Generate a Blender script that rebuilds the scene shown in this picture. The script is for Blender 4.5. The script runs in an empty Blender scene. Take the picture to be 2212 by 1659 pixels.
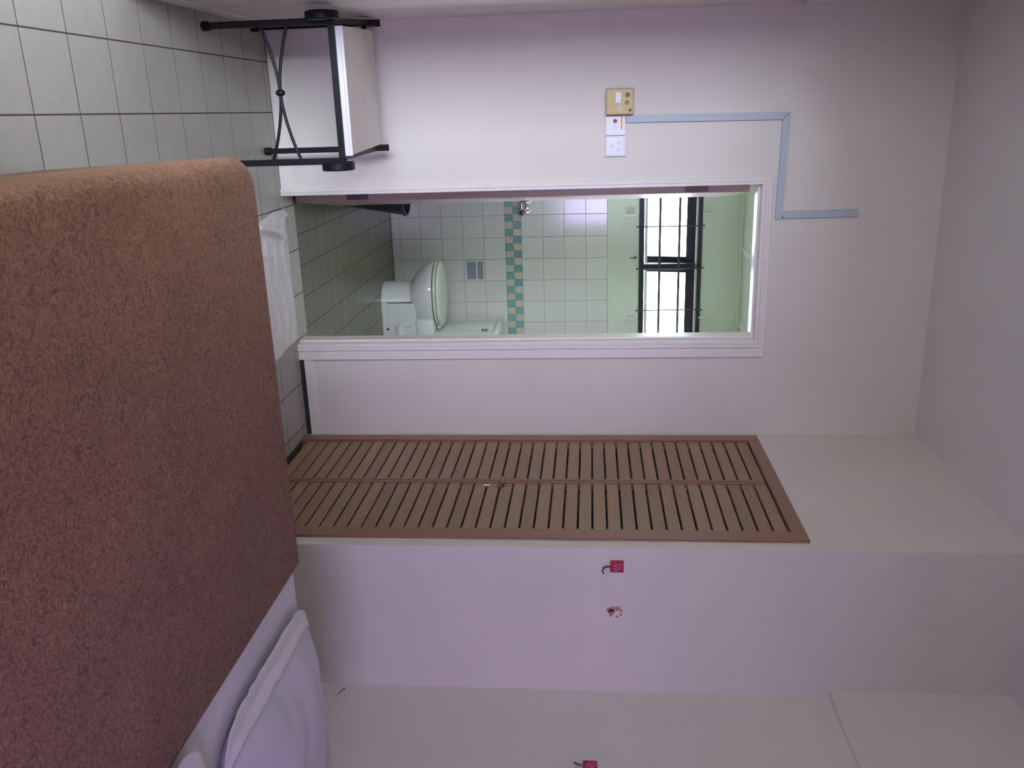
import bpy, bmesh, math, random
from mathutils import Vector, Matrix, noise as mnoise

random.seed(7)
sc = bpy.context.scene
C = sc.collection

# ------------------------------------------------------------------ camera (held sideways: the room's "up" is image right)
F_PX, YAW, PITCH, ROLL, EYE = 1866.9, 0.30616, -0.09212, -0.0042, 1.345
fw = Vector((math.sin(YAW)*math.cos(PITCH), math.cos(YAW)*math.cos(PITCH), math.sin(PITCH)))
r0 = Vector((math.cos(YAW), -math.sin(YAW), 0)); u0 = r0.cross(fw)
rr = r0*math.cos(ROLL) + u0*math.sin(ROLL); uu = u0*math.cos(ROLL) - r0*math.sin(ROLL)
cd = bpy.data.cameras.new('camera'); cam = bpy.data.objects.new('camera', cd); C.objects.link(cam)
cd.sensor_fit = 'HORIZONTAL'; cd.sensor_width = 36.0; cd.lens = 36.0*F_PX/2212.0
cd.clip_start = 0.02; cd.clip_end = 300
cam.matrix_world = Matrix(((uu.x, -rr.x, -fw.x, 0), (uu.y, -rr.y, -fw.y, 0), (uu.z, -rr.z, -fw.z, EYE), (0, 0, 0, 1)))
sc.camera = cam

# ------------------------------------------------------------------ world: bright overcast sky
w = bpy.data.worlds.new('overcast_sky'); sc.world = w; w.use_nodes = True
bg = w.node_tree.nodes['Background']
bg.inputs['Color'].default_value = (0.86, 0.95, 1.10, 1)
bg.inputs['Strength'].default_value = 7.9

def portal(name, loc, direction, sx, sy):
    l = bpy.data.lights.new(name, 'AREA'); l.shape = 'RECTANGLE'; l.size = sx; l.size_y = sy
    o = bpy.data.objects.new(name, l); C.objects.link(o); o.location = loc
    o.rotation_euler = Vector(direction).to_track_quat('-Z', 'Y').to_euler()
    l.cycles.is_portal = True
    return o
OY0, BYS, BXO = 0.75, -0.8, -1.80            # added balcony, unseen light source: opening start, open end, outer wall
portal('added_balcony_portal', ((BXO-0.49)/2, BYS+0.03, 1.29), (0, 1, 0), -0.49-BXO, 2.6)
RW = (0.88, 1.68, 0.88, 2.0)              # added rear window, unseen: x0, x1, z0, z1
portal('added_rear_window_portal', ((RW[0]+RW[1])/2, -1.63, (RW[2]+RW[3])/2), (0, 1, 0), RW[1]-RW[0], RW[3]-RW[2])
portal('bathroom_window_portal', (1.03, 5.99, 1.87), (0, -1, 0), 1.14, 0.41)
SW = (4.30, 5.20, 1.26, 2.15)              # added bathroom side window, unseen: y0, y1, z0, z1
portal('added_side_window_portal', (1.69, (SW[0]+SW[1])/2, (SW[2]+SW[3])/2), (-1, 0, 0), SW[1]-SW[0], SW[3]-SW[2])

vs = sc.view_settings
vs.view_transform = 'Standard'; vs.look = 'None'; vs.gamma = 1.0; vs.use_curve_mapping = False
vs.exposure = 1.6
sc.display_settings.display_device = 'sRGB'
sc.cycles.max_bounces = 12; sc.cycles.diffuse_bounces = 8; sc.cycles.transparent_max_bounces = 12

# ------------------------------------------------------------------ materials
MATS = {}
def srgb(r, g, b):
    f = lambda c: (c/255/12.92) if c/255 <= 0.04045 else ((c/255+0.055)/1.055)**2.4
    return (f(r), f(g), f(b), 1)
def mat(name, col, rough=0.6, metal=0.0, var=0.0, vscale=8.0, bump=0.0, bscale=60.0, objvar=0.0, spec=0.5, stretch=None):
    if name in MATS: return MATS[name]
    m = bpy.data.materials.new(name); m.use_nodes = True; MATS[name] = m
    nt = m.node_tree; N = nt.nodes; L = nt.links; b = N['Principled BSDF']
    b.inputs['Roughness'].default_value = rough; b.inputs['Metallic'].default_value = metal
    b.inputs['Specular IOR Level'].default_value = spec
    b.inputs['Base Color'].default_value = col
    tc = N.new('ShaderNodeTexCoord'); src = tc.outputs['Object']
    if stretch:
        mp = N.new('ShaderNodeMapping'); mp.inputs['Scale'].default_value = stretch
        L.new(src, mp.inputs['Vector']); src = mp.outputs['Vector']
    out = None
    if var > 0 or objvar > 0:
        rgb = N.new('ShaderNodeRGB'); rgb.outputs[0].default_value = col
        hsv = N.new('ShaderNodeHueSaturation'); L.new(rgb.outputs[0], hsv.inputs['Color'])
        add = N.new('ShaderNodeMath'); add.operation = 'ADD'; add.inputs[0].default_value = 1.0; add.inputs[1].default_value = 0.0
        if var > 0:
            n = N.new('ShaderNodeTexNoise'); n.inputs['Scale'].default_value = vscale; n.inputs['Detail'].default_value = 4
            L.new(src, n.inputs['Vector'])
            mr = N.new('ShaderNodeMapRange'); mr.inputs['From Min'].default_value = 0.25; mr.inputs['From Max'].default_value = 0.75
            mr.inputs['To Min'].default_value = 1-var; mr.inputs['To Max'].default_value = 1+var
            L.new(n.outputs['Fac'], mr.inputs['Value']); L.new(mr.outputs[0], add.inputs[0])
        if objvar > 0:
            oi = N.new('ShaderNodeObjectInfo')
            mr2 = N.new('ShaderNodeMapRange'); mr2.inputs['To Min'].default_value = -objvar; mr2.inputs['To Max'].default_value = objvar
            L.new(oi.outputs['Random'], mr2.inputs['Value']); L.new(mr2.outputs[0], add.inputs[1])
        L.new(add.outputs[0], hsv.inputs['Value']); L.new(hsv.outputs[0], b.inputs['Base Color'])
    if bump > 0:
        n2 = N.new('ShaderNodeTexNoise'); n2.inputs['Scale'].default_value = bscale; n2.inputs['Detail'].default_value = 5
        L.new(src, n2.inputs['Vector'])
        bp = N.new('ShaderNodeBump'); bp.inputs['Strength'].default_value = bump; bp.inputs['Distance'].default_value = 0.01
        L.new(n2.outputs['Fac'], bp.inputs['Height']); L.new(bp.outputs[0], b.inputs['Normal'])
    return m

M_wall = mat('painted_plaster', (0.73, 0.685, 0.628, 1), 0.55, var=0.03, vscale=3, bump=0.03, bscale=90)
M_ceil = mat('ceiling_paint', (0.70, 0.67, 0.68, 1), 0.8, var=0.02, vscale=4)
M_trim = mat('gloss_white_paint', (0.80, 0.76, 0.73, 1), 0.3, var=0.03, vscale=20)
M_grout = mat('grey_brown_grout', (0.085, 0.062, 0.05, 1), 0.9, var=0.15, vscale=40)
M_tile = mat('cream_floor_tile', (0.41, 0.39, 0.35, 1), 0.42, var=0.05, vscale=25, objvar=0.03)
M_bgrout = mat('bath_floor_grout', (0.05, 0.045, 0.035, 1), 0.9)
M_btile = mat('olive_bath_tile', (0.14, 0.128, 0.085, 1), 0.28, var=0.12, vscale=10, objvar=0.05)
M_wgrout = mat('wall_tile_grout', (0.50, 0.48, 0.47, 1), 0.8)
M_wtile = mat('white_wall_tile', (0.66, 0.66, 0.62, 1), 0.12, var=0.02, vscale=12, objvar=0.02)
M_mteal = mat('teal_mosaic', (0.20, 0.36, 0.38, 1), 0.15, var=0.1, vscale=60, objvar=0.10)
M_mcream = mat('cream_mosaic', (0.55, 0.52, 0.43, 1), 0.15, var=0.08, vscale=60, objvar=0.05)
M_green = mat('pale_green_paint', (0.62, 0.67, 0.56, 1), 0.5, var=0.02, vscale=4)
M_door = mat('door_edge_paint', (0.42, 0.31, 0.31, 1), 0.25, var=0.04, vscale=10)
M_hinge = mat('dull_brass', (0.16, 0.11, 0.10, 1), 0.4, metal=0.6)
M_black = mat('black_enamel', (0.008, 0.008, 0.011, 1), 0.45, var=0.2, vscale=30, spec=0.25)
M_board = mat('cream_board', (0.66, 0.60, 0.55, 1), 0.45, var=0.05, vscale=14)
M_edge = mat('white_board_edge', (0.80, 0.78, 0.80, 1), 0.4)
M_wood = mat('stained_slat_wood', (0.32, 0.205, 0.125, 1), 0.45, var=0.14, vscale=9, objvar=0.10, bump=0.05, bscale=40, stretch=(1.5, 1.5, 22))
M_frame = mat('stained_frame_wood', (0.30, 0.155, 0.105, 1), 0.4, var=0.10, vscale=9, bump=0.04, bscale=40, stretch=(12, 12, 1.5))
M_dark = mat('closet_interior_shade', (0.02, 0.014, 0.012, 1), 0.9)  # shade of the closed closet painted as near-black
M_ceramic = mat('white_ceramic', (0.72, 0.74, 0.72, 1), 0.08)
M_seatp = mat('cream_toilet_seat', (0.66, 0.71, 0.60, 1), 0.2)
M_gapd = mat('dark_gap_shade_and_marks', (0.03, 0.03, 0.03, 1), 0.8)  # near-black shade painted into gaps; also the bolt cap and scuff
M_chrome = mat('chrome', (0.55, 0.55, 0.55, 1), 0.15, metal=1.0)
M_greyp = mat('blue_grey_plastic', (0.25, 0.28, 0.36, 1), 0.4, var=0.05, vscale=30)
M_alu = mat('dark_aluminium', (0.028, 0.030, 0.038, 1), 0.4, metal=0.3)
M_alul = mat('pale_aluminium', (0.45, 0.44, 0.42, 1), 0.4, metal=0.3)
M_bars = mat('grille_bar_paint', (0.05, 0.05, 0.06, 1), 0.5)
M_clip = mat('white_clip_plastic', (0.62, 0.64, 0.56, 1), 0.4)
M_yell = mat('yellowed_plastic', (0.60, 0.47, 0.22, 1), 0.4, var=0.05, vscale=30)
M_white = mat('switch_white', (0.80, 0.79, 0.83, 1), 0.3)
M_label = mat('white_label', (0.88, 0.88, 0.92, 1), 0.4)
M_brown = mat('brown_button', (0.12, 0.06, 0.05, 1), 0.4)
M_tan = mat('tan_button', (0.30, 0.15, 0.10, 1), 0.4)
M_orange = mat('orange_strip', (0.80, 0.35, 0.05, 1), 0.5)
M_red = mat('dark_red_button', (0.25, 0.02, 0.05, 1), 0.4)
M_blue = mat('pale_blue_trunking', (0.48, 0.53, 0.605, 1), 0.4, var=0.02, vscale=10)
M_hookred = mat('crimson_sticker', (0.45, 0.012, 0.055, 1), 0.35)
M_hookpink = mat('pink_print', (0.62, 0.22, 0.34, 1), 0.4)
M_hookwire = mat('grey_hook_wire', (0.10, 0.06, 0.10, 1), 0.4, metal=0.5)
M_stain = mat('rusty_paint_stain', (0.42, 0.25, 0.22, 1), 0.8, var=0.25, vscale=120)
M_bin = mat('navy_bin_plastic', (0.028, 0.028, 0.05, 1), 0.4)
M_sheet = mat('white_sheet', (0.66, 0.63, 0.68, 1), 0.8, var=0.02, vscale=12, bump=0.04, bscale=50)
M_pill = mat('white_pillow_cotton', (0.56, 0.53, 0.60, 1), 0.85, var=0.02, vscale=12, bump=0.06, bscale=25)
M_hem = mat('cream_pillow_hem', (0.66, 0.62, 0.65, 1), 0.85, var=0.03, vscale=20, bump=0.08, bscale=30)
M_towel = mat('white_terry', (0.74, 0.70, 0.70, 1), 0.95, var=0.06, vscale=30, bump=0.3, bscale=160)
M_conc = mat('pale_concrete', (0.55, 0.54, 0.53, 1), 0.9, var=0.05, vscale=5)
M_grass = mat('lawn', (0.20, 0.20, 0.16, 1), 0.95, var=0.2, vscale=2)
M_divan = mat('divan_fabric', (0.25, 0.2, 0.18, 1), 0.9)

def spread_material():
    m = bpy.data.materials.new('crinkled_brown_bedspread'); m.use_nodes = True
    nt = m.node_tree; N = nt.nodes; L = nt.links; b = N['Principled BSDF']
    b.inputs['Roughness'].default_value = 0.95; b.inputs['Specular IOR Level'].default_value = 0.15
    b.inputs['Sheen Weight'].default_value = 0.05; b.inputs['Sheen Roughness'].default_value = 0.5
    tc = N.new('ShaderNodeTexCoord')
    n1 = N.new('ShaderNodeTexNoise'); n1.inputs['Scale'].default_value = 75; n1.inputs['Detail'].default_value = 3; n1.inputs['Distortion'].default_value = 2.2
    n2 = N.new('ShaderNodeTexNoise'); n2.inputs['Scale'].default_value = 5; n2.inputs['Detail'].default_value = 3
    L.new(tc.outputs['Object'], n1.inputs['Vector']); L.new(tc.outputs['Object'], n2.inputs['Vector'])
    cr = N.new('ShaderNodeValToRGB'); cr.color_ramp.elements[0].position = 0.32; cr.color_ramp.elements[1].position = 0.70
    cr.color_ramp.elements[0].color = (0.165, 0.083, 0.053, 1); cr.color_ramp.elements[1].color = (0.40, 0.215, 0.125, 1)
    L.new(n1.outputs['Fac'], cr.inputs['Fac'])
    hv = N.new('ShaderNodeHueSaturation'); L.new(cr.outputs[0], hv.inputs['Color'])
    mr = N.new('ShaderNodeMapRange'); mr.inputs['From Min'].default_value = 0.3; mr.inputs['From Max'].default_value = 0.7
    mr.inputs['To Min'].default_value = 0.92; mr.inputs['To Max'].default_value = 1.08
    L.new(n2.outputs['Fac'], mr.inputs['Value']); L.new(mr.outputs[0], hv.inputs['Value']); L.new(hv.outputs[0], b.inputs['Base Color'])
    bp = N.new('ShaderNodeBump'); bp.inputs['Strength'].default_value = 0.55; bp.inputs['Distance'].default_value = 0.008
    L.new(n1.outputs['Fac'], bp.inputs['Height']); L.new(bp.outputs[0], b.inputs['Normal'])
    return m
M_spread = spread_material()

def glass_material(name, tint):
    m = bpy.data.materials.new(name); m.use_nodes = True
    nt = m.node_tree; N = nt.nodes; L = nt.links
    for n in list(N):
        if n.type != 'OUTPUT_MATERIAL': N.remove(n)
    out = [n for n in N if n.type == 'OUTPUT_MATERIAL'][0]
    t = N.new('ShaderNodeBsdfTransparent'); t.inputs['Color'].default_value = tint
    g = N.new('ShaderNodeBsdfGlossy'); g.inputs['Roughness'].default_value = 0.03
    mx = N.new('ShaderNodeMixShader'); fr = N.new('ShaderNodeFresnel'); fr.inputs['IOR'].default_value = 1.45
    L.new(fr.outputs[0], mx.inputs[0]); L.new(t.outputs[0], mx.inputs[1]); L.new(g.outputs[0], mx.inputs[2])
    L.new(mx.outputs[0], out.inputs['Surface'])
    return m
M_glass = glass_material('clear_window_glass', (0.95, 0.97, 0.95, 1))
M_glass2 = glass_material('light_tinting_glass', (0.90, 0.74, 1.0, 1))  # tint invented to turn the added rear window's light lavender

# ------------------------------------------------------------------ helpers
def box(bm, x0, x1, y0, y1, z0, z1, bev=0.0, seg=2):
    b2 = bmesh.new()
    vs_ = [b2.verts.new((x, y, z)) for x in (x0, x1) for y in (y0, y1) for z in (z0, z1)]
    for f in ((0,1,3,2), (4,6,7,5), (0,4,5,1), (2,3,7,6), (0,2,6,4), (1,5,7,3)):
        b2.faces.new([vs_[i] for i in f])
    if bev > 0:
        bmesh.ops.bevel(b2, geom=list(b2.edges), offset=bev, segments=seg, profile=0.5, affect='EDGES')
    merge(bm, b2)
def merge(bm, b2):
    me = bpy.data.meshes.new('tmp'); b2.to_mesh(me); b2.free(); bm.from_mesh(me); bpy.data.meshes.remove(me)
def tube(bm, pts, rad, seg=8, cap=True):
    pts = [Vector(p) for p in pts]; n = len(pts)
    rads = rad if isinstance(rad, (list, tuple)) else [rad]*n
    rings = []; ref = None
    for i, p in enumerate(pts):
        t = (pts[min(i+1, n-1)] - pts[max(i-1, 0)]).normalized()
        if ref is None: ref = t.orthogonal().normalized()
        a = (ref - t*ref.dot(t)).normalized(); ref = a; b = t.cross(a)
        rings.append([bm.verts.new(p + (a*math.cos(2*math.pi*k/seg) + b*math.sin(2*math.pi*k/seg))*rads[i]) for k in range(seg)])
    for i in range(n-1):
        for k in range(seg):
            bm.faces.new((rings[i][k], rings[i][(k+1) % seg], rings[i+1][(k+1) % seg], rings[i+1][k]))
    if cap:
        bm.faces.new(rings[0][::-1]); bm.faces.new(rings[-1])
def loft(bm, rings, cap0=True, cap1=True):
    R = [[bm.verts.new(p) for p in r] for r in rings]; n = len(R[0])
    for i in range(len(R)-1):
        for k in range(n):
            bm.faces.new((R[i][k], R[i][(k+1) % n], R[i+1][(k+1) % n], R[i+1][k]))
    if cap0: bm.faces.new(R[0][::-1])
    if cap1: bm.faces.new(R[-1])
def disc(bm, c, axis, r, h, seg=20, bev=0.0):
    c = Vector(c); ax = Vector(axis).normalized()
    prof = [(0, r-bev), (bev, r), (h-bev, r), (h, r-bev)] if bev > 0 else [(0, r), (h, r)]
    a = ax.orthogonal().normalized(); b = ax.cross(a)
    loft(bm, [[c + ax*t + (a*math.cos(2*math.pi*k/seg) + b*math.sin(2*math.pi*k/seg))*q for k in range(seg)] for t, q in prof])
def ball(bm, c, r, sx=1, sy=1, sz=1):
    b2 = bmesh.new(); bmesh.ops.create_uvsphere(b2, u_segments=16, v_segments=10, radius=r)
    for v in b2.verts: v.co = Vector((v.co.x*sx, v.co.y*sy, v.co.z*sz)) + Vector(c)
    merge(bm, b2)
def obj(name, bm, m, parent=None, smooth=False, kind=None, label=None, cat=None, group=None):
    bmesh.ops.recalc_face_normals(bm, faces=list(bm.faces))
    me = bpy.data.meshes.new(name); bm.to_mesh(me); bm.free()
    if smooth:
        for p in me.polygons: p.use_smooth = True
        try: me.set_sharp_from_angle(angle=math.radians(smooth if smooth is not True else 40))
        except Exception: pass
    me.materials.append(m)
    o = bpy.data.objects.new(name, me); C.objects.link(o)
    return tag(o, parent, kind, label, cat, group)
def tag(o, parent=None, kind=None, label=None, cat=None, group=None):
    if parent is not None:
        o.parent = parent; o.matrix_parent_inverse = Matrix.Translation(-parent.location)
    if kind: o['kind'] = kind
    if label: o['label'] = label
    if cat: o['category'] = cat
    if group: o['group'] = group
    return o
def empty(name, loc=(0, 0, 0), **k):
    o = bpy.data.objects.new(name, None); o.empty_display_size = 0.05; o.location = loc; C.objects.link(o)
    return tag(o, **k)
def boxes(name, lst, m, parent=None, bev=0.0, **k):
    bm = bmesh.new()
    for b in lst: box(bm, *b, bev=bev)
    return obj(name, bm, m, parent, **k)
def bx(name, b, m, parent=None, bev=0.0, **k): return boxes(name, [b], m, parent, bev, **k)
def linked(name, me, loc, parent):
    o = bpy.data.objects.new(name, me); C.objects.link(o); o.location = loc
    o.parent = parent; o.matrix_parent_inverse = Matrix.Translation(-parent.location)
    return o

# ------------------------------------------------------------------ room dimensions (metres)
XL, XC, X2, D, Y1, ZC = -0.373, 1.428, 2.003, 3.746, 2.656, 2.778
YR = -1.5
TH = 0.14                                  # partition thickness
DX0, DX1, DZ = 0.318, 0.985, 2.052         # bathroom door opening
BX0, BX1, BY1, BZ0, BZ1 = 0.28, 1.60, 5.868, -0.02, 2.345

# ------------------------------------------------------------------ shell: bedroom
floor = bx('floor', (XL-0.12, X2+0.12, YR-0.1, 3.888, -0.12, -0.0005), M_grout, kind='structure')
tile_cache = {}
def tile_mesh(key, m, bev, sx, sy, sz):
    k = (key, round(sx, 3), round(sy, 3), round(sz, 3))
    if k not in tile_cache:
        b = bmesh.new(); box(b, -sx/2, sx/2, -sy/2, sy/2, -sz/2, sz/2, bev=bev, seg=1)
        bmesh.ops.recalc_face_normals(b, faces=list(b.faces))
        me = bpy.data.meshes.new(key); b.to_mesh(me); b.free(); me.materials.append(m); tile_cache[k] = me
    return tile_cache[k]
def put_tile(key, m, parent, x0, x1, y0, y1, z0, z1, bev=0.0004):
    me = tile_mesh(key, m, bev, x1-x0, y1-y0, z1-z0)
    return linked('tile', me, ((x0+x1)/2, (y0+y1)/2, (z0+z1)/2), parent)
G = 0.0022
xs = [-0.373] + [-0.03+0.2*k for k in range(-1, 11)] + [2.003]
ys = [1.29+0.2*k for k in range(0, 14)]
for j in range(len(ys)-1):
    for i in range(len(xs)-1):
        a, b_, c, d = xs[i], xs[i+1], ys[j], ys[j+1]
        if b_-a < 0.02: continue
        if c > 3.6: b_ = min(b_, 1.428)
        elif c > 2.5: b_ = min(b_, 1.428) if c > 2.64 else b_
        if b_-a < 0.02: continue
        put_tile('floor_tile', M_tile, floor, a+G, b_-G, c+G, d-G, -0.008, 0.0)

wall_back = boxes('wall_back', [(XL, DX0-0.012, D, D+TH, 0, ZC), (DX1+0.012, X2+0.1, D, D+TH, 0, ZC), (DX0-0.012, DX1+0.012, D, D+TH, DZ+0.012, ZC)], M_wall, kind='structure')
boxes('wall_left', [(XL-0.12, XL, 2.60, D+TH, 0, ZC), (XL-0.12, XL, OY0, 2.60, 2.171, ZC), (XL-0.12, XL, YR, OY0, 0, ZC)], M_wall, kind='structure')  # opening in this wall added to let balcony daylight in
bx('trim_1', (XL-0.002, XL+0.012, OY0, D, 2.171, ZC), M_wall, kind='structure')
boxes('wall_closet', [(XC, XC+0.10, D-0.034, D, 0, ZC), (XC, XC+0.10, Y1, 2.710, 0, ZC), (XC, XC+0.10, 2.710, D-0.034, 2.082, ZC)], M_wall, kind='structure')
bx('wall_alcove', (XC+0.10, X2+0.1, Y1, Y1+0.08, 0, ZC), M_wall, kind='structure')
wall_right = bx('wall_right', (X2, X2+0.12, YR, Y1, 0, ZC), M_wall, kind='structure')
bx('trim_2', (X2-0.028, X2+0.002, YR, Y1, 2.171, ZC), M_wall, kind='structure')
boxes('wall_rear', [(XL-0.12, RW[0], YR-0.12, YR, 0, ZC), (RW[1], X2+0.12, YR-0.12, YR, 0, ZC), (RW[0], RW[1], YR-0.12, YR, 0, RW[2]), (RW[0], RW[1], YR-0.12, YR, RW[3], ZC)], M_wall, kind='structure')
bx('ceiling', (XL-0.12, X2+0.12, YR-0.12, D+TH, ZC, ZC+0.1), M_ceil, kind='structure')
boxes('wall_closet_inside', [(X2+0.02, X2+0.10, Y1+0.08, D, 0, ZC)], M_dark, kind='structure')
# skirting boards
def skirting(name, b, lip):
    t = boxes(name, [b, lip], M_trim, bev=0.0015, kind='structure'); return t
skirting('baseboard_back', (XL, 0.289, D-0.007, D, 0.003, 0.058), (XL, 0.289, D-0.004, D, 0.056, 0.066))
skirting('baseboard_back_right', (1.061, XC, D-0.007, D, 0.021, 0.060), (1.061, XC, D-0.004, D, 0.056, 0.066))
skirting('baseboard_left', (XL, XL+0.007, 2.60, D-0.007, 0.003, 0.058), (XL, XL+0.004, 2.60, D-0.007, 0.056, 0.066))
bx('baseboard_gap_shade', (1.056, XC-0.001, D-0.0045, D, 0.0, 0.022), M_gapd, kind='structure')  # dark strip painting the shade in the gap under the baseboard
bx('baseboard_alcove', (XC, X2, Y1-0.008, Y1, 0, 0.07), M_trim, bev=0.0015, kind='structure')

# ------------------------------------------------------------------ balcony added beyond the left opening to shape its daylight, and the ground below
bx('floor_added_balcony', (BXO, XL, BYS, 2.76, -0.12, -0.01), M_conc, kind='structure')
bx('wall_added_balcony', (BXO-0.12, BXO, BYS, 2.76, -0.12, 2.72), M_conc, kind='structure')
bx('wall_added_balcony_end', (BXO, XL-0.12, 2.64, 2.76, -0.01, 2.6), M_conc, kind='structure')
bx('ceiling_added_balcony', (BXO-0.12, XL-0.12, BYS, 2.76, 2.6, 2.72), M_conc, kind='structure')
bx('ground', (-40, 40, -40, 40, -3.2, -3.0), M_grass, kind='structure')

# ------------------------------------------------------------------ rear window added behind the camera for its light
win2 = empty('window_added_rear', ((RW[0]+RW[1])/2, YR, RW[2]), kind='structure', label='unseen white framed window added behind the viewer for its light')
for b in ((RW[0], RW[1], YR-0.09, YR-0.03, RW[2], RW[2]+0.05), (RW[0], RW[1], YR-0.09, YR-0.03, RW[3]-0.05, RW[3]), (RW[0], RW[0]+0.05, YR-0.09, YR-0.03, RW[2]+0.05, RW[3]-0.05),
          (RW[1]-0.05, RW[1], YR-0.09, YR-0.03, RW[2]+0.05, RW[3]-0.05), ((RW[0]+RW[1])/2-0.03, (RW[0]+RW[1])/2+0.03, YR-0.09, YR-0.03, RW[2]+0.05, RW[3]-0.05)):
    bx('window_frame', b, M_trim, win2, bev=0.004)
for b in ((RW[0]+0.05, (RW[0]+RW[1])/2-0.03), ((RW[0]+RW[1])/2+0.03, RW[1]-0.05)):
    bx('pane', (b[0], b[1], YR-0.062, YR-0.058, RW[2]+0.05, RW[3]-0.05), M_glass2, win2)

# ------------------------------------------------------------------ door frame and open leaf
trim4 = empty('trim_4', (0.65, D, 0), kind='structure', label='off-white painted frame around the bathroom doorway')
def jamb(x0, x1, z0, z1, y0, y1, name): return bx(name, (x0, x1, y0, y1, z0, z1), M_trim, trim4, bev=0.002)
jamb(0.289, 0.303, 0, 2.096, D-0.012, D+0.002, 'architrave'); jamb(1.020, 1.061, 0, 2.096, D-0.012, D+0.002, 'architrave')
jamb(0.303, 1.020, 2.070, 2.096, D-0.012, D+0.002, 'architrave')
jamb(0.305, DX0, 0, 2.068, D-0.016, D+TH, 'jamb'); jamb(DX1, 1.003, 0, 2.068, D-0.016, D+TH, 'jamb')
jamb(DX0, DX1, DZ, 2.068, D-0.016, D+TH, 'head')
jamb(0.2925, 0.305, 0, 2.082, D-0.018, D-0.010, 'bead'); jamb(1.003, 1.018, 0, 2.082, D-0.016, D-0.008, 'bead')
jamb(0.305, 1.003, 2.068, 2.0805, D-0.018, D-0.010, 'bead')
jamb(DX1-0.010, DX1, 0, DZ, D+0.025, D+0.10, 'stop'); jamb(DX0, DX1-0.010, DZ-0.010, DZ, D+0.025, D+0.10, 'stop')

leaf = empty('door_1', (0.322, D+0.145, 0.012), kind='structure', label='open bathroom door swung inward, hinge edge showing')
ang = math.radians(-7.0)
def leaf_part(name, b, m, bev=0.0015):
    o = bx(name, b, m, bev=bev); o.parent = leaf; return o
leaf_part('door_panel', (0, 0.040, 0, 0.655, 0, 2.015), M_door)
for z in (0.235, 1.74):
    leaf_part('hinge', (0.006, 0.034, -0.002, 0.003, z, z+0.10), M_hinge, 0.0008)
bmh = bmesh.new(); disc(bmh, (0.040, 0.60, 1.0), (1, 0, 0), 0.025, 0.012, bev=0.002); tube(bmh, [(0.05, 0.60, 1.0), (0.075, 0.60, 1.0)], 0.010); ball(bmh, (0.088, 0.60, 1.0), 0.024, 0.7)
ok = obj('door_knob', bmh, M_chrome, smooth=True); ok.parent = leaf
leaf.rotation_euler = (0, 0, ang)

# ------------------------------------------------------------------ bathroom shell
fb = bx('floor_bathroom', (BX0-0.1, BX1+0.1, 3.888, BY1+0.12, -0.14, BZ0-0.0005), M_bgrout, kind='structure')
bxs = [BX0] + [0.369+0.1475*k for k in range(0, 9)]; bxs[-1] = BX1
bys = [BY1-0.1475*k for k in range(0, 14)][::-1]; bys[0] = 3.89
g2 = 0.0018
for j in range(len(bys)-1):
    for i in range(len(bxs)-1):
        put_tile('bath_floor_tile', M_btile, fb, bxs[i]+g2, bxs[i+1]-g2, bys[j]+g2, bys[j+1]-g2, -0.026, BZ0)
WZ0, WZ1, WX0, WX1 = 1.664, 2.080, 0.455, 1.598
wb = boxes('wall_bathroom_back', [(BX0-0.1, BX1+0.1, BY1+0.004, BY1+0.14, -0.14, 1.455)], M_wgrout, kind='structure')
boxes('wall_bathroom_upper', [(BX0-0.1, BX1+0.1, BY1-0.002, BY1+0.14, 1.455, WZ0), (BX0-0.1, BX1+0.1, BY1-0.002, BY1+0.14, WZ1, BZ1+0.1),
      (BX0-0.1, WX0, BY1-0.002, BY1+0.14, WZ0, WZ1), (WX1, BX1+0.1, BY1-0.002, BY1+0.14, WZ0, WZ1)], M_green, kind='structure')
zs = [-0.018, 0.040, 0.183, 0.328, 0.473, 0.617, 0.762]
zs2 = [0.875, 1.0195, 1.164, 1.3085, 1.453]
for zz in (zs, zs2):
    for j in range(len(zz)-1):
        for i in range(len(bxs)-1):
            if zz is zs and j == 4 and abs(bxs[i]-0.959) < 0.01: continue
            put_tile('bath_wall_tile', M_wtile, wb, bxs[i]+0.0014, bxs[i+1]-0.0014, BY1, BY1+0.008, zz[j]+0.0014, zz[j+1]-0.0014, bev=0.0012)
mw = 0.0492
k = 0; x = 1.59
while x-mw > BX0:
    for r_ in range(2):
        z0 = 0.7635 + r_*0.0557
        m_ = M_mteal if (k+r_) % 2 == 0 else M_mcream
        me = tile_mesh('mosaic_teal' if m_ is M_mteal else 'mosaic_cream', m_, 0.001, mw-0.0022, 0.008, 0.0535)
        linked('mosaic_piece', me, (x-mw/2, BY1+0.004, z0+0.0277), wb)
    x -= mw; k += 1
boxes('wall_bathroom_left', [(BX0-0.1, BX0, 3.888, BY1, -0.02, 1.455)], M_wtile, kind='structure')
boxes('wall_bathroom_left_upper', [(BX0-0.1, BX0, 3.888, BY1-0.002, 1.455, BZ1)], M_green, kind='structure')
boxes('wall_bathroom_right', [(BX1, BX1+0.1, 3.888, BY1, -0.02, SW[2]), (BX1, BX1+0.1, 3.888, SW[0], SW[2], 1.455), (BX1, BX1+0.1, SW[1], BY1, SW[2], 1.455)], M_wtile, kind='structure')
win3 = empty('window_added_side', (BX1, (SW[0]+SW[1])/2, SW[2]), kind='structure', label='unseen bathroom side window added for light behind the door frame')  # unseen window added to brighten the bathroom
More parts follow.
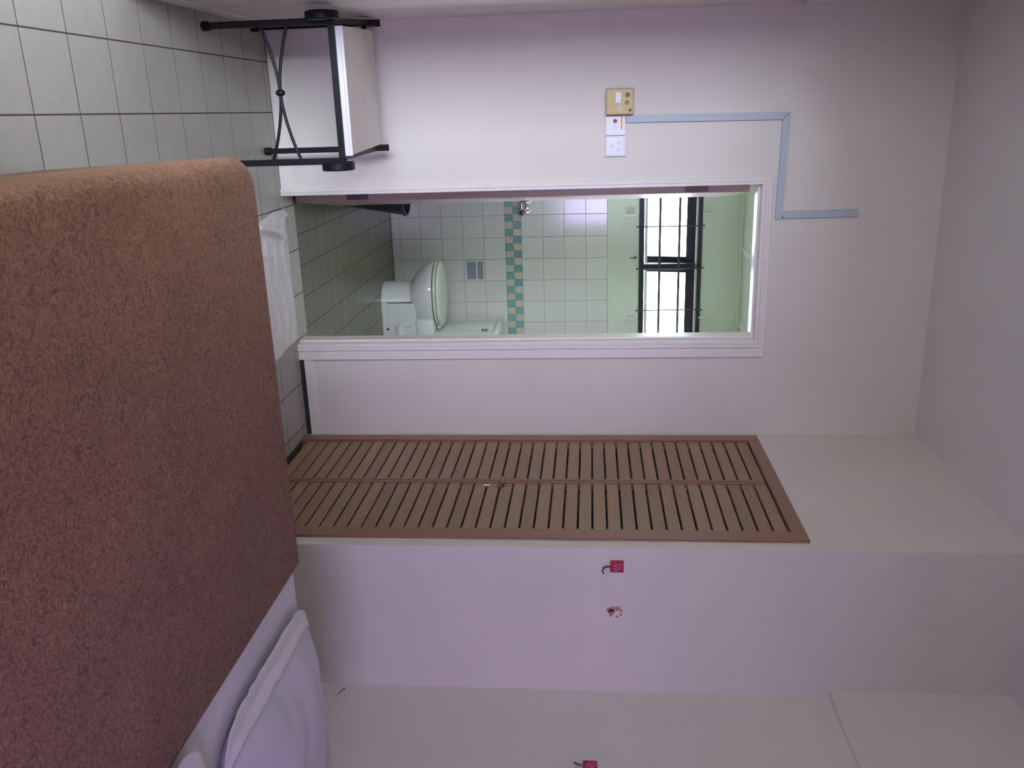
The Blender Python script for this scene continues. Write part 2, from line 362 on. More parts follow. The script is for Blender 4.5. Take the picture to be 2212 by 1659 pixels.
for b in ((SW[0], SW[1], SW[2], SW[2]+0.04), (SW[0], SW[1], SW[3]-0.04, SW[3]), (SW[0], SW[0]+0.04, SW[2]+0.04, SW[3]-0.04), (SW[1]-0.04, SW[1], SW[2]+0.04, SW[3]-0.04), ((SW[0]+SW[1])/2-0.02, (SW[0]+SW[1])/2+0.02, SW[2]+0.04, SW[3]-0.04)):
    bx('window_frame', (BX1+0.03, BX1+0.07, b[0], b[1], b[2], b[3]), M_alu, win3, bev=0.002)
for b in ((SW[0]+0.04, (SW[0]+SW[1])/2-0.02), ((SW[0]+SW[1])/2+0.02, SW[1]-0.04)):
    bx('pane', (BX1+0.048, BX1+0.052, b[0], b[1], SW[2]+0.04, SW[3]-0.04), M_glass, win3)
boxes('wall_bathroom_right_upper', [(BX1, BX1+0.1, 3.888, SW[0], 1.455, BZ1), (BX1, BX1+0.1, SW[1], BY1-0.002, 1.455, BZ1), (BX1, BX1+0.1, SW[0], SW[1], SW[3], BZ1)], M_green, kind='structure')
cb = bx('ceiling_bathroom', (BX0-0.1, BX1+0.1, 3.888, BY1+0.14, BZ1, BZ1+0.1), mat('bath_ceiling_board', (0.64, 0.67, 0.58, 1), 0.6, var=0.02), kind='structure')
bx('cornice', (BX0, BX1, BY1-0.022, BY1-0.002, BZ1-0.024, BZ1), M_green, cb, bev=0.004)
for xb in (0.92, 1.42):
    bx('batten', (xb-0.016, xb+0.016, 3.90, BY1-0.025, BZ1-0.008, BZ1), M_trim, cb, bev=0.002)
bx('batten', (BX0+0.01, BX1-0.01, 5.10, 5.13, BZ1-0.007, BZ1), M_trim, cb, bev=0.002)

# ------------------------------------------------------------------ bathroom window
win = empty('window_1', (1.027, BY1, WZ0), kind='structure', label='dark aluminium bathroom window of two top-hung panes behind thin bars')
def wp(name, b, m=M_alu, bev=0.002): return bx(name, b, m, win, bev=bev)
yw0, yw1 = BY1-0.012, BY1+0.07
wp('frame_bottom', (WX0, WX1, yw0, yw1, WZ0, WZ0+0.035)); wp('frame_top', (WX0, WX1, yw0, yw1, WZ1-0.028, WZ1))
wp('frame_side', (WX0, WX0+0.03, yw0, yw1, WZ0+0.035, WZ1-0.028)); wp('frame_side', (WX1-0.03, WX1, yw0, yw1, WZ0+0.035, WZ1-0.028))
wp('mullion', (1.008, 1.048, yw0, yw1, WZ0+0.035, WZ1-0.028))
wp('transom_strip', (WX0+0.03, WX1-0.03, yw0-0.001, yw0+0.012, WZ1-0.040, WZ1-0.033), M_alul, 0.001)
for (a, b_) in ((WX0+0.03, 1.008), (1.048, WX1-0.03)):
    sash = empty('sash', ((a+b_)/2, BY1+0.06, WZ1-0.03)); sash.parent = win
    sash.location = Vector(((a+b_)/2, BY1+0.055, WZ1-0.034)) - win.location
    h = WZ1-WZ0-0.072; hw = (b_-a)/2+0.012; t = 0.046
    def sp(name, b, m):
        o = bx(name, b, m, bev=0.0015); o.parent = sash; return o
    sp('sash_rail', (-hw, hw, -0.014, 0.014, -0.062, 0), M_alu); sp('sash_rail', (-hw, hw, -0.014, 0.014, -h, -h+0.020), M_alul)
    sp('sash_stile', (-hw, -hw+t, -0.014, 0.014, -h+0.020, -0.062), M_alu); sp('sash_stile', (hw-t, hw, -0.014, 0.014, -h+0.020, -0.062), M_alu)
    sp('pane', (-hw+t-0.004, hw-t+0.004, -0.002, 0.002, -h+0.016, -0.058), M_glass)
    sash.rotation_euler = (math.radians(14), 0, 0)
    bmh = bmesh.new(); xm = (a+b_)/2-0.02
    tube(bmh, [(xm, BY1+0.045, WZ0+0.040), (xm+0.012, BY1+0.075, WZ0+0.062), (xm+0.022, BY1+0.12, WZ0+0.075)], 0.004, 6)
    obj('stay_arm', bmh, M_bars, win)
grille = empty('window_grille', (1.027, BY1-0.03, WZ0), label='thin dark security bars fixed across the bathroom window', cat='grille')
for zb in (1.800, 1.928):
    bx('bar', (WX0+0.01, WX1-0.005, BY1-0.034, BY1-0.028, zb-0.008, zb+0.008), M_bars, grille)
for xb in (0.755, 1.035, 1.322):
    bmh = bmesh.new(); tube(bmh, [(xb, BY1-0.026, WZ0-0.02), (xb, BY1-0.026, WZ1+0.015)], 0.0042, 6); obj('rod', bmh, M_bars, grille)
for (xa, za) in ((0.675, 1.607), (0.677, 2.115), (1.378, 1.607), (1.374, 2.109)):
    boxes('bracket', [(xa-0.012, xa+0.012, BY1-0.034, BY1-0.002, za-0.026, za+0.026), (xa-0.007, xa+0.007, BY1-0.040, BY1-0.034, za-0.040, za+0.040)], M_clip, grille, bev=0.003)

# ------------------------------------------------------------------ bathroom fixtures
hk = []
for (xa, za, ln, lab) in ((0.962, 1.640, 0.035, 'small grey wire hook on green wall under the window mullion'), (1.516, 1.536, 0.045, 'small dark hook on green wall right beside the door frame edge')):
    bmh = bmesh.new()
    disc(bmh, (xa, BY1-0.002, za), (0, -1, 0), 0.008, 0.006, 12, 0.001)
    tube(bmh, [(xa, BY1-0.008, za), (xa, BY1-0.022, za), (xa, BY1-0.030, za-ln*0.5), (xa, BY1-0.022, za-ln*0.8), (xa, BY1-0.03, za-ln)] if ln < 0.04 else
         [(xa, BY1-0.006, za), (xa, BY1-0.03, za), (xa+0.03, BY1-0.04, za-0.004), (xa+0.045, BY1-0.03, za)], 0.003, 6)
    obj('wall_hook', bmh, M_bars, label=lab, cat='hook', smooth=True)

# shower tap
tap = empty('shower_tap', (0.63, BY1, 0.885), label='chrome tap on the mosaic border beside the open door', cat='tap')
bmh = bmesh.new(); disc(bmh, (0.615, BY1-0.001, 0.885), (0, -1, 0), 0.030, 0.010, 24, 0.003); obj('flange', bmh, M_chrome, tap, smooth=True)
bmh = bmesh.new(); tube(bmh, [(0.615, BY1-0.008, 0.885), (0.615, BY1-0.055, 0.885)], 0.014, 12); tube(bmh, [(0.555, BY1-0.055, 0.885), (0.648, BY1-0.055, 0.885)], 0.013, 12); obj('body', bmh, M_chrome, tap, smooth=True)
bmh = bmesh.new()
for z in (-1, 1): tube(bmh, [(0.575, BY1-0.055, 0.885), (0.575, BY1-0.055, 0.885+0.034*z)], [0.009, 0.006], 10)
tube(bmh, [(0.575, BY1-0.055, 0.885), (0.575, BY1-0.10, 0.885)], [0.009, 0.006], 10); obj('cross_handle', bmh, M_chrome, tap, smooth=True)
bmh = bmesh.new()
disc(bmh, (0.640, BY1-0.056, 0.885), (0.0, -1, -0.1), 0.024, 0.022, 24, 0.004); obj('outlet', bmh, M_chrome, tap, smooth=True)
bmh = bmesh.new(); disc(bmh, (0.640, BY1-0.078, 0.883), (0.0, -1, -0.1), 0.012, 0.002, 16); obj('outlet_mouth', bmh, M_gapd, tap)

# recessed paper holder
ph = empty('paper_holder', (1.034, BY1, 0.545), label='white tile-sized recessed holder with two grey openings above the toilet', cat='paper holder')
x0, x1, z0, z1 = 0.9605, 1.1055, 0.4745, 0.6155
boxes('holder_frame', [(x0, x1, BY1-0.008, BY1+0.006, z1-0.014, z1), (x0, x1, BY1-0.008, BY1+0.006, z0, z0+0.018), (x0, x0+0.012, BY1-0.008, BY1+0.006, z0+0.018, z1-0.014),
      (x1-0.014, x1, BY1-0.008, BY1+0.006, z0+0.018, z1-0.014), (x0+0.012, x1-0.014, BY1-0.008, BY1+0.006, 0.553, 0.566)], M_wtile, ph, bev=0.0018)
bx('grey_panel', (x0+0.010, x1-0.012, BY1-0.001, BY1+0.0038, z0+0.016, 0.5525), M_greyp, ph); bx('grey_panel', (x0+0.010, x1-0.012, BY1-0.001, BY1+0.0038, 0.5665, z1-0.012), M_greyp, ph)

# toilet, facing the left wall
TY = 5.585
toi = empty('toilet', (1.2, TY, BZ0), label='white ceramic toilet with closed cream lid', cat='toilet')
def oval(cx, a, b, z, n=40, back=None):
    r = []
    for k in range(n):
        t = 2*math.pi*k/n; x_ = -a*math.cos(t); y_ = b*math.sin(t)
        ex = 1.0 if x_ < 0 else 0.86
        X = cx + math.copysign(abs(x_/a)**ex, x_)*a
        if back is not None: X = min(X, back)
        r.append((X, TY + y_, z))
    return r
bmh = bmesh.new()
loft(bmh, [oval(1.19, 0.09, 0.09, 0.135), oval(1.175, 0.140, 0.135, 0.165), oval(1.15, 0.180, 0.165, 0.215), oval(1.138, 0.205, 0.178, 0.27), oval(1.134, 0.212, 0.182, 0.312), oval(1.134, 0.208, 0.178, 0.319)])
obj('bowl', bmh, M_ceramic, toi, smooth=60)
bmh = bmesh.new()
def ped(z, fx, hw, rd):
    r = []; n = 10
    for k in range(n+1):
        a_ = math.pi*k/n; r.append((fx + rd - rd*math.sin(a_), TY - hw*math.cos(a_), z))
    r += [(1.595, TY+hw, z), (1.595, TY-hw, z)]
    return r
loft(bmh, [ped(BZ0, 1.045, 0.150, 0.13), ped(BZ0+0.03, 1.045, 0.150, 0.13), ped(0.12, 1.045, 0.145, 0.13), ped(0.205, 1.05, 0.14, 0.13)])
obj('pedestal', bmh, M_ceramic, toi, smooth=50)
bx('side_panel', (1.165, 1.56, TY-0.153, TY-0.130, 0.015, 0.205), M_ceramic, toi, bev=0.003)
bx('panel_gap', (1.160, 1.56, TY-0.1475, TY-0.140, 0.011, 0.203), M_gapd, toi)  # dark slab painting the shaded line around the panel
bmh = bmesh.new()
tube(bmh, [(1.30, TY-0.140, 0.17), (1.30, TY-0.143, 0.12), (1.325, TY-0.143, 0.085), (1.39, TY-0.143, 0.09), (1.45, TY-0.14, 0.13), (1.53, TY-0.138, 0.16)], 0.026, 14)
obj('trapway', bmh, M_ceramic, toi, smooth=True)
bmh = bmesh.new(); disc(bmh, (1.335, TY-0.1525, 0.012), (0, -1, 0), 0.008, 0.004, 12); obj('bolt_cap', bmh, M_gapd, toi)
bx('rear_deck', (1.27, 1.595, TY-0.165, TY+0.165, 0.195, 0.319), M_ceramic, toi, bev=0.02, smooth=50)
bmh = bmesh.new(); loft(bmh, [oval(1.134, 0.207, 0.177, 0.317), oval(1.134, 0.207, 0.177, 0.323)]); obj('seat_gap', bmh, M_gapd, toi)  # seat_gap: dark sheet painting the shade between bowl and seat
bmh = bmesh.new(); loft(bmh, [oval(1.134, 0.210, 0.181, 0.3235), oval(1.134, 0.216, 0.187, 0.328), oval(1.134, 0.216, 0.187, 0.339), oval(1.134, 0.212, 0.183, 0.343)]); obj('seat', bmh, M_seatp, toi, smooth=50)
bmh = bmesh.new(); loft(bmh, [oval(1.134, 0.212, 0.183, 0.345), oval(1.134, 0.218, 0.189, 0.350), oval(1.134, 0.216, 0.187, 0.360), oval(1.138, 0.197, 0.168, 0.368), oval(1.142, 0.11, 0.10, 0.371)]); obj('lid', bmh, M_seatp, toi, smooth=60)
for yy in (-0.08, 0.08):
    bmh = bmesh.new(); tube(bmh, [(1.338, TY+yy-0.02, 0.345), (1.338, TY+yy+0.02, 0.345)], 0.012, 10); obj('hinge', bmh, M_seatp, toi, smooth=True)
bx('cistern', (1.362, 1.592, TY-0.20, TY+0.20, 0.319, 0.705), M_ceramic, toi, bev=0.018, smooth=50)
bx('cistern_lid', (1.352, 1.597, TY-0.208, TY+0.208, 0.705, 0.740), M_ceramic, toi, bev=0.010, smooth=50)
bmh = bmesh.new(); disc(bmh, (1.362, TY-0.13, 0.660), (-1, 0, 0), 0.014, 0.014, 14, 0.002); tube(bmh, [(1.345, TY-0.13, 0.660), (1.339, TY-0.155, 0.656), (1.337, TY-0.195, 0.644)], [0.006, 0.006, 0.008], 8)
obj('flush_lever', bmh, M_chrome, toi, smooth=True)

# waste bin behind the door
bn = empty('waste_bin', (0.435, 5.02, BZ0), label='dark navy tapered waste bin behind the open bathroom door', cat='bin')
bmh = bmesh.new()
def circ(r, z, n=32): return [(0.435+r*math.cos(2*math.pi*k/n), 5.02+r*math.sin(2*math.pi*k/n), z) for k in range(n)]
loft(bmh, [circ(0.070, BZ0+0.001), circ(0.118, 0.27), circ(0.114, 0.27), circ(0.068, BZ0+0.008)]); obj('bucket', bmh, M_bin, bn, smooth=50)
bmh = bmesh.new(); loft(bmh, [circ(0.117, 0.262), circ(0.124, 0.264), circ(0.124, 0.280), circ(0.113, 0.282), circ(0.113, 0.266)], False, False); obj('rim', bmh, M_bin, bn, smooth=40)

# ------------------------------------------------------------------ closet: frame and two louvre doors
fr = empty('trim_5', (XC, 3.21, 0), kind='structure', label='brown stained wooden frame around the slatted closet doors')
xf0, xf1 = XC-0.010, XC+0.06
bx('frame_side', (xf0, xf1, 3.652, 3.7115, 0, 2.081), M_frame, fr, bev=0.002); bx('frame_side', (xf0, xf1, 2.7105, 2.776, 0, 2.081), M_frame, fr, bev=0.002)
bx('frame_head', (xf0, xf1, 2.776, 3.652, 2.032, 2.081), M_frame, fr, bev=0.002)
PITCHZ = 0.0527
slat_me = {}
for di, (ya, yb) in enumerate(((3.213, 3.648), (2.781, 3.207))):
    d_ = empty('door_%d' % (di+2), (XC, (ya+yb)/2, 0), kind='structure',
               label='brown slatted closet door ' + ('nearer the bathroom doorway' if di == 0 else 'with white sticker and latch, nearer the red hook'))
    for (s0, s1) in ((ya, ya+0.045), (yb-0.045, yb)):
        bx('stile', (XC+0.0135, XC+0.032, s0, s1, 0.012, 2.024), M_frame, d_)
    b = bmesh.new(); box(b, -0.0065, 0.0065, -(yb-ya)/2, (yb-ya)/2, -0.0227, 0.0227, bev=0.002, seg=1)
    bmesh.ops.recalc_face_normals(b, faces=list(b.faces)); me = bpy.data.meshes.new('slat'); b.to_mesh(me); b.free(); me.materials.append(M_wood)
    zc = 1.345 + PITCHZ/2
    while zc - PITCHZ > 0.04: zc -= PITCHZ
    while zc + 0.022 < 2.03:
        linked('slat', me, (XC+0.0067, (ya+yb)/2, zc), d_); zc += PITCHZ
    if di == 1:
        bmh = bmesh.new(); disc(bmh, (XC+0.001, 3.175, 0.923), (-1, 0, 0), 0.0125, 0.001, 20)
        for v in bmh.verts: v.co.y = 3.172 + (v.co.y-3.175)*0.75; v.co.z = 0.923+(v.co.z-0.923)*1.15
        obj('sticker', bmh, M_label, d_)
        bmh = bmesh.new(); box(bmh, XC-0.010, XC+0.002, 3.150, 3.196, 0.965, 0.985, bev=0.003); box(bmh, XC-0.016, XC-0.002, 3.176, 3.222, 0.974, 0.994, bev=0.003)
        ball(bmh, (XC-0.018, 3.165, 0.985), 0.015); obj('latch', bmh, M_frame, d_, smooth=40)
    bx('edge_bead', (XC-0.0045, XC+0.012, (ya-0.001) if di == 0 else (yb-0.016), (ya+0.014) if di == 0 else (yb-0.001), 0.03, 2.024), M_frame, d_, bev=0.002)

# ------------------------------------------------------------------ luggage rack in the corner
rk = empty('luggage_rack', (-0.09, 3.37, 0), label='low black metal luggage rack with a cream board top in the corner', cat='luggage rack')
RX0, RX1, RY0, RY1 = -0.318, 0.138, 3.135, 3.605
def rleg(x_, y_, top, name='leg'):
    bmh = bmesh.new(); box(bmh, x_-0.011, x_+0.011, y_-0.011, y_+0.011, 0.018, top, bev=0.002); 
    o = obj(name, bmh, M_black, rk)
    bmf = bmesh.new(); disc(bmf, (x_, y_, 0), (0, 0, 1), 0.016, 0.03, 16, 0.004); obj('foot', bmf, M_black, o, smooth=True)
for (x_, y_, top) in ((RX0, RY0, 0.47), (RX1+0.010, RY0, 0.47), (RX0-0.034, RY1, 0.48), (RX1-0.014, RY1, 0.48)): rleg(x_, y_, top)
bx('front_rail', (RX0+0.011, RX1+0.012, RY0-0.010, RY0+0.010, 0.448, 0.470), M_black, rk, bev=0.002)
bx('back_rail', (RX0-0.022, RX1-0.024, RY1-0.010, RY1+0.010, 0.448, 0.466), M_black, rk, bev=0.002)
for x_ in (RX0, RX1):
    bmh = bmesh.new()
    xe = x_ - (0.014 if x_ > 0 else 0.034)
    v = [bmh.verts.new(p) for p in ((x_-0.008, RY0+0.01, 0.446), (x_+0.008, RY0+0.01, 0.446), (x_+0.008, RY0+0.01, 0.468), (x_-0.008, RY0+0.01, 0.468),
         (xe-0.010, RY1-0.03, 0.452), (xe+0.010, RY1-0.03, 0.452), (xe+0.010, RY1-0.03, 0.478), (xe-0.010, RY1-0.03, 0.478),
         (xe-0.013, RY1+0.03, 0.456), (xe+0.013, RY1+0.03, 0.456), (xe+0.013, RY1+0.03, 0.516), (xe-0.013, RY1+0.03, 0.516))]
    for a in (0, 4):
        for k in range(4): bmh.faces.new((v[a+k], v[a+(k+1) % 4], v[a+4+(k+1) % 4], v[a+4+k]))
    bmh.faces.new(v[0:4]); bmh.faces.new(v[8:12]); obj('side_rail', bmh, M_black, rk)
for (x_, zc) in ((RX0-0.030, 0.435), (RX1+0.012, 0.447)):
    bmh = bmesh.new(); disc(bmh, (x_, RY0-0.02, zc), (1, 0, 0), 0.058, 0.030, 32, 0.004); o = obj('scroll_disc', bmh, M_black, rk, smooth=40)
bmh = bmesh.new(); box(bmh, RX0+0.016, RX1-0.008, RY0+0.012, RY1-0.012, 0.4665, 0.494, bev=0.003)
for v in bmh.verts: v.co.x -= 0.022*(v.co.y-RY0)/(RY1-RY0)
obj('board', bmh, M_board, rk)
bx('board_edge', (RX0+0.016, RX1-0.006, RY0+0.002, RY0+0.012, 0.462, 0.486), M_edge, rk, bev=0.002)
bx('board_lip', (RX0+0.016, RX1-0.006, RY0+0.004, RY0+0.0125, 0.4862, 0.496), M_edge, rk, bev=0.002)
xm = (RX0+RX1)/2
for s, z0 in ((1, 0.205), (-1, 0.305)):
    pts = []
    for k in range(17):
        t = -1+2*k/16; pts.append((xm + t*(RX1-RX0)/2, RY0, 0.255 + (z0-0.255)*abs(t)**1.7))
    bmh = bmesh.new(); tube(bmh, pts, 0.0058, 8); obj('curved_brace', bmh, M_black, rk, smooth=True)
bmh = bmesh.new(); ball(bmh, (xm, RY0, 0.255), 0.017, 0.75, 0.75, 1.0); obj('brace_knob', bmh, M_black, rk, smooth=True)

# ------------------------------------------------------------------ things on the back wall
cbx = empty('control_box', (-0.026, D, 1.46), label='yellowed plastic control box with round knobs above the white switch', cat='control box')
bx('case', (-0.076, 0.024, D-0.045, D-0.0005, 1.408, 1.518), M_yell, cbx, bev=0.004)
bx('label_plate', (-0.062, -0.022, D-0.0465, D-0.0445, 1.446, 1.467), M_label, cbx)
bx('name_strip', (-0.012, 0.012, D-0.0462, D-0.0446, 1.456, 1.472), mat('pale_strip', (0.66, 0.55, 0.42, 1), 0.4), cbx)
for (xa, za, m_) in ((-0.052, 1.494, M_brown), (-0.022, 1.492, M_tan), (0.008, 1.504, M_brown)):
    bmh = bmesh.new(); disc(bmh, (xa, D-0.0445, za), (0, -1, 0), 0.0085 if xa < 0 else 0.006, 0.006, 20, 0.001); obj('knob', bmh, m_, cbx, smooth=True)
bx('case_groove', (-0.077, 0.025, D-0.040, D-0.0385, 1.4075, 1.5185), M_tan, cbx)
sw1 = empty('switch_plate', (0.066, D, 1.448), label='white switch plate with dark red button under the yellowed box', cat='switch')
bx('plate', (0.027, 0.1065, D-0.012, D-0.0005, 1.4045, 1.4885), M_white, sw1, bev=0.002)
bx('cover', (0.031, 0.1035, D-0.014, D-0.0115, 1.4085, 1.4815), M_label, sw1, bev=0.0008)
bmh = bmesh.new(); disc(bmh, (0.049, D-0.0138, 1.445), (0, -1, 0), 0.008, 0.003, 20, 0.0008); obj('red_button', bmh, M_red, sw1)
bx('orange_strip', (0.030, 0.083, D-0.0150, D-0.0138, 1.4685, 1.4745), M_orange, sw1)
bmh = bmesh.new(); disc(bmh, (0.075, D-0.0138, 1.445), (0, -1, 0), 0.007, 0.002, 20, 0.0006); obj('indicator', bmh, M_white, sw1)
sw2 = empty('switch_plate', (0.149, D, 1.447), label='white switch plate with three round buttons, nearest the doorway', cat='switch')
bx('plate', (0.108, 0.190, D-0.013, D-0.0005, 1.4045, 1.4885), M_white, sw2, bev=0.002)
bx('cover', (0.112, 0.183, D-0.015, D-0.0125, 1.4095, 1.478), M_label, sw2, bev=0.0008)
for (xa, za) in ((0.134, 1.461), (0.148, 1.431), (0.162, 1.460)):
    bmh = bmesh.new(); disc(bmh, (xa, D-0.0148, za), (0, -1, 0), 0.008, 0.0035, 20, 0.001); obj('button', bmh, M_white, sw2, smooth=True)

tr = empty('cable_trunking', (0.2, D, 1.9), label='pale blue plastic cable trunking stepping up over the doorway', cat='trunking')
def prism(name, pts, y0, y1, m, parent):
    bmh = bmesh.new(); loft(bmh, [[(p[0], y0, p[1]) for p in pts], [(p[0], y1, p[1]) for p in pts]]); return obj(name, bmh, m, parent)
prism('vertical_run', [(0.028, 1.490), (0.056, 1.490), (0.063, 2.118), (0.035, 2.147)], D-0.014, D-0.0005, M_blue, tr)
prism('horizontal_run', [(0.0365, 2.1475), (0.0645, 2.1185), (0.428, 2.111), (0.462, 2.112), (0.462, 2.1385)], D-0.0145, D-0.0005, M_blue, tr)
prism('vertical_run', [(0.431, 2.140), (0.459, 2.1395), (0.458, 2.446), (0.430, 2.445)], D-0.014, D-0.0005, M_blue, tr)
bx('end_gap', (0.452, 0.458, D-0.0150, D-0.0140, 2.1365, 2.1415), M_gapd, tr)

# ------------------------------------------------------------------ red sticker hooks and the stain
def sticker_hook(origin, ex, en, label):
    # origin: centre of plate on the wall, ex: along wall (viewer's right), en: out of wall
    o = Vector(origin); ex = Vector(ex); en = Vector(en); ez = Vector((0, 0, 1))
    t = empty('adhesive_hook', origin, label=label, cat='hook', group='red adhesive hooks')
    P = lambda a, b, c: o + ex*a + ez*b + en*c
    s = 0.023
    bmh = bmesh.new(); b2 = bmesh.new()
    loft(b2, [[P(-s, -s, 0.0005), P(s, -s, 0.0005), P(s, s, 0.0005), P(-s, s, 0.0005)], [P(-s, -s, 0.004), P(s, -s, 0.004), P(s, s, 0.004), P(-s, s, 0.004)]])
    bmesh.ops.recalc_face_normals(b2, faces=list(b2.faces)); bmesh.ops.bevel(b2, geom=list(b2.edges), offset=0.0012, segments=1, affect='EDGES'); merge(bmh, b2)
    obj('plate', bmh, M_hookred, t)
    for rad in (0.013, 0.022, 0.031):
        pts = [P(-0.014 + rad*math.sin(a_), -0.014 + rad*math.cos(a_), 0.0042) for a_ in [math.pi/2*(0.04+0.92*k/10) for k in range(11)]]
        bmh = bmesh.new(); tube(bmh, pts, 0.0016, 6); obj('printed_arc', bmh, M_hookpink, t)
    bmh = bmesh.new(); tube(bmh, [P(0.0, -0.018, 0.004), P(0.0, -0.035, 0.006), P(0.002, -0.046, 0.012), P(0.008, -0.050, 0.020), P(0.016, -0.044, 0.026)], 0.0028, 8)
    obj('wire_hook', bmh, M_hookwire, t, smooth=True)
sticker_hook((1.496, Y1, 1.428), (1, 0, 0), (0, -1, 0), 'crimson sticker hook on the lavender wall beside the slatted closet')
sticker_hook((X2, 2.276, 1.334), (0, -1, 0), (-1, 0, 0), 'crimson sticker hook on the right wall at the frame edge')
bmh = bmesh.new()
for (a, b_, r_) in ((0.0, -0.012, 0.012), (-0.012, -0.004, 0.011), (-0.014, 0.012, 0.008), (0.010, 0.021, 0.005), (-0.006, 0.023, 0.005), (0.019, 0.008, 0.005), (0.014, -0.012, 0.005), (-0.008, -0.018, 0.010)):
    b2 = bmesh.new()
    c_ = Vector((1.676+a, Y1-0.0002, 1.421+b_)); n = 12
    pr = [1+0.3*math.sin(3*k+a*900) for k in range(n)]
    rg = lambda y, q: [(c_.x + q*r_*pr[k]*math.cos(2*math.pi*k/n), y, c_.z + q*r_*pr[k]*math.sin(2*math.pi*k/n)) for k in range(n)]
    loft(b2, [rg(Y1-0.0002, 1), rg(Y1-0.0012, 0.9)]); merge(bmh, b2)
obj('peeled_patch', bmh, M_stain, label='small rusty patch of peeled paint on the lavender wall below the hook', cat='paint patch')

bmh = bmesh.new()
tube(bmh, [(X2-0.0008, 2.628, 0.436), (X2-0.0008, 2.612, 0.424), (X2-0.0008, 2.585, 0.415)], [0.0035, 0.0022, 0.0006], 6)
for v in bmh.verts: v.co.x = X2 - 0.0004 + (v.co.x-X2+0.0008)*0.15
obj('wall_scuff', bmh, M_gapd, label='small dark scuff mark low on the right wall near the corner', cat='scuff mark')

# ------------------------------------------------------------------ bed
BT = 0.525
bed = empty('bed', (1.07, 1.42, 0), label='bed with white sheet standing against the right wall', cat='bed')
boxes('divan_base', [(0.20, 1.985, 0.79, 2.06, 0.10, 0.28)], M_divan, bed, bev=0.01)
for (x_, y_) in ((0.26, 0.85), (0.26, 2.0), (1.92, 0.85), (1.92, 2.0)):
    bmh = bmesh.new(); tube(bmh, [(x_, y_, 0.0), (x_, y_, 0.105)], [0.022, 0.03], 14); obj('leg', bmh, M_frame, bed, smooth=True)
bmh = bmesh.new(); box(bmh, 0.175, 1.99, 0.765, 2.095, 0.28, BT-0.008, bev=0.035, seg=5); obj('mattress', bmh, M_sheet, bed, smooth=True)

bmh = bmesh.new()
box(bmh, 0.080, 1.60, 0.735, 2.122, 0.03, BT+0.004, bev=0.0)
bmesh.ops.bevel(bmh, geom=[e for e in bmh.edges if (abs(e.verts[0].co.z-e.verts[1].co.z) > 0.1 and e.verts[0].co.x < 1) ], offset=0.085, segments=8, profile=0.5, affect='EDGES')
top = [e for e in bmh.edges if e.verts[0].co.z > 0.4 and e.verts[1].co.z > 0.4 and not (e.verts[0].co.x > 1.5 and e.verts[1].co.x > 1.5)]
bmesh.ops.bevel(bmh, geom=top, offset=0.040, segments=6, profile=0.5, affect='EDGES')
for f in list(bmh.faces):
    if f.normal.z < -0.9 or f.normal.x > 0.9: bmh.faces.remove(f)
# cut the spread back to the fold line, then thicken
for v in bmh.verts:
    if v.co.z < 0.2 and v.co.x < 0.5: v.co.x += 0.018
geom = list(bmh.verts)+list(bmh.edges)+list(bmh.faces)
bmesh.ops.bisect_plane(bmh, geom=geom, plane_co=(1.205, 0, 0), plane_no=(1, 0.012, 0), clear_outer=True)
sp_o = obj('bedspread', bmh, M_spread, smooth=50, label='crinkled reddish brown bedspread draped over the bed', cat='bedspread')
md = sp_o.modifiers.new('thickness', 'SOLIDIFY'); md.thickness = 0.010; md.offset = -1

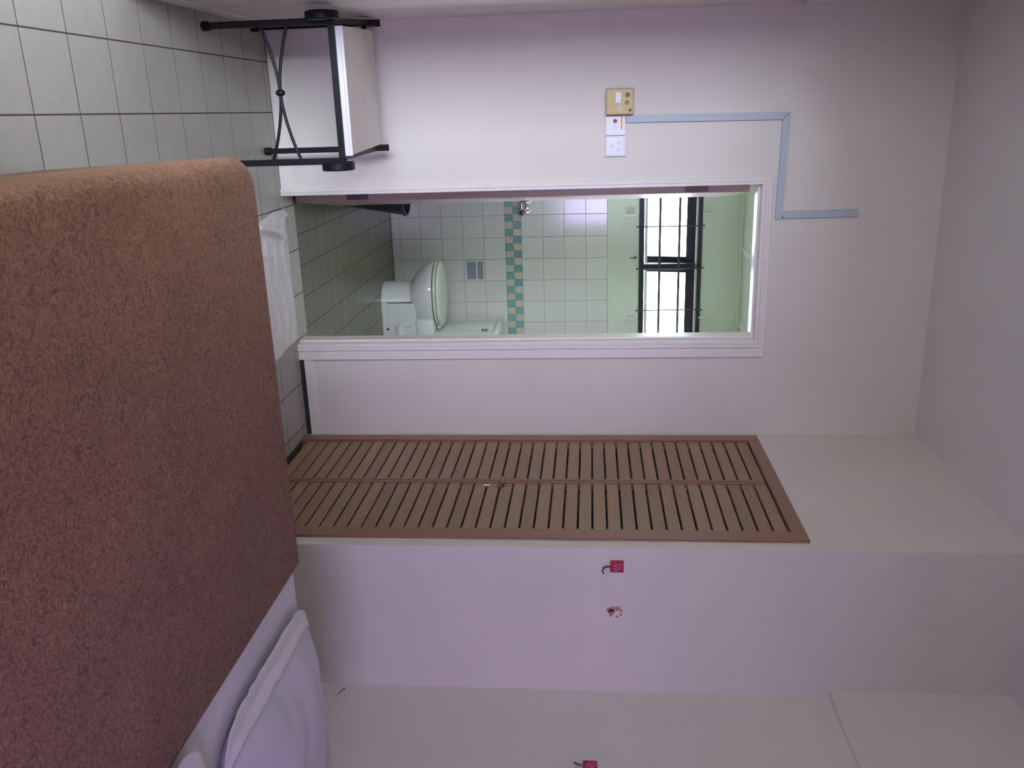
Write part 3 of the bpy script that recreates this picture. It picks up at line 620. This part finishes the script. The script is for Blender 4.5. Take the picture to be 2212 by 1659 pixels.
# pillows
def pillow(x0, x1, y0, y1, hz, tilt, label, seed):
    t = empty('pillow', ((x0+x1)/2, (y0+y1)/2, BT), label=label, cat='pillow', group='white pillows at the head of the bed')
    def top(u, b):                           # u 0..1 from the open hem to the wall, b -1..1 across
        pb = max(0.0, 1-abs(b)**2.4)**0.7
        q = max(0.0, (u-0.05)/0.95)
        sx = max(0.0, 1-abs(2*min(q/0.94, 1.0)-1)**2.2)**0.75 if q < 0.47 else max(0.0, 1-abs(2*q-1)**2.8)**0.6
        wr = 0.012*mnoise.noise(Vector((u*5+seed, b*2.2-u*2, seed))) + 0.007*mnoise.noise(Vector((u*4+seed, b*7+u*3, 2.0)))
        return BT + 0.010 + hz*sx*pb + tilt*u + wr*min(1.0, 0.25+pb*sx*1.5)*pb
    def pos(u, b):
        rc = 0.09*abs(b)**8
        return x0 + (x1-x0)*(u*(1-2*rc)+rc), (y0+y1)/2 + (y1-y0)/2*b*(1-0.05*(2*u-1)**6)
    n = 36; bmh = bmesh.new(); V = {}
    for side in (1, 0):
        for i in range(n+1):
            for j in range(n+1):
                u = i/n; b = -1+2*j/n; X, Y = pos(u, b)
                edge = i in (0, n) or j in (0, n)
                if side == 0 and edge: V[0, i, j] = V[1, i, j]; continue
                Z = top(u, b) if side else BT+0.001+tilt*u*0.6
                V[side, i, j] = bmh.verts.new((X, Y, max(Z, BT+0.001)))
    for side in (1, 0):
        for i in range(n):
            for j in range(n):
                q = [V[side, i, j], V[side, i+1, j], V[side, i+1, j+1], V[side, i, j+1]]
                bmh.faces.new(q if side else q[::-1])
    obj('cushion', bmh, M_pill, t, smooth=80)
    bmh = bmesh.new(); nj = 44; ni = 8; W = {}
    for i in range(ni+1):
        for j in range(nj+1):
            u = -0.022 + 0.105*i/ni; b = -0.985+1.93*j/nj; X, Y = pos(u, b)
            rip = 0.0028*math.sin(b*19+3*math.sin(b*5+seed)) + 0.004*mnoise.noise(Vector((b*6+seed, u*8, 1.1)))
            Z = top(max(u, 0), b) + 0.0030 + max(0, rip)*(1-0.6*i/ni)
            W[i, j] = bmh.verts.new((X, Y, Z))
    for i in range(ni):
        for j in range(nj): bmh.faces.new((W[i, j], W[i+1, j], W[i+1, j+1], W[i, j+1]))
    h = obj('case_hem', bmh, M_hem, t, smooth=True, label='flat pale hem of the pillow case')
    m2 = h.modifiers.new('thickness', 'SOLIDIFY'); m2.thickness = 0.0035; m2.offset = 1
    return t
pillow(1.292, 1.93, 1.475, 2.095, 0.083, 0.0, 'plump white pillow on the far side of the bed near the lavender wall', 1.7)
pillow(1.205, 1.90, 0.81, 1.435, 0.083, 0.0, 'white pillow on the near side of the bed, only its corner in frame', 5.1)

# ------------------------------------------------------------------ towel on the floor as a bath mat
bmh = bmesh.new(); W = {}; ni, nj = 64, 34
for i in range(ni+1):
    for j in range(nj+1):
        a = i/ni; b = j/nj
        X = 0.368 + 0.022*(1-b) + 0.594*a + 0.008*mnoise.noise(Vector((b*2.5, 7, 1))); Y = 3.405 + 0.335*b + 0.008*mnoise.noise(Vector((a*3.0, 3, 1)))
        fold = max(0, 1-a/0.34)
        edge = min(1, min(a, 1-a, b, 1-b)*14)
        hgt = 0.007 + edge*(0.003*mnoise.noise(Vector((a*9, b*5, 0))) + 0.003*mnoise.noise(Vector((a*20, b*6, 4))))
        hgt += edge*(fold*0.038*max(0, math.sin((a*1.9-b*0.42)*17+0.8))**3 + 0.005*max(0, math.sin((b*1.3+a*0.25)*16+3*math.sin(a*6)))**3)
        W[i, j] = bmh.verts.new((X, Y, max(0.006, hgt)))
for i in range(ni):
    for j in range(nj): bmh.faces.new((W[i, j], W[i+1, j], W[i+1, j+1], W[i, j+1]))
tw = obj('floor_towel', bmh, M_towel, smooth=True, label='crumpled white towel laid on the floor before the bathroom doorway', cat='towel')
m3 = tw.modifiers.new('thickness', 'SOLIDIFY'); m3.thickness = 0.005; m3.offset = -1
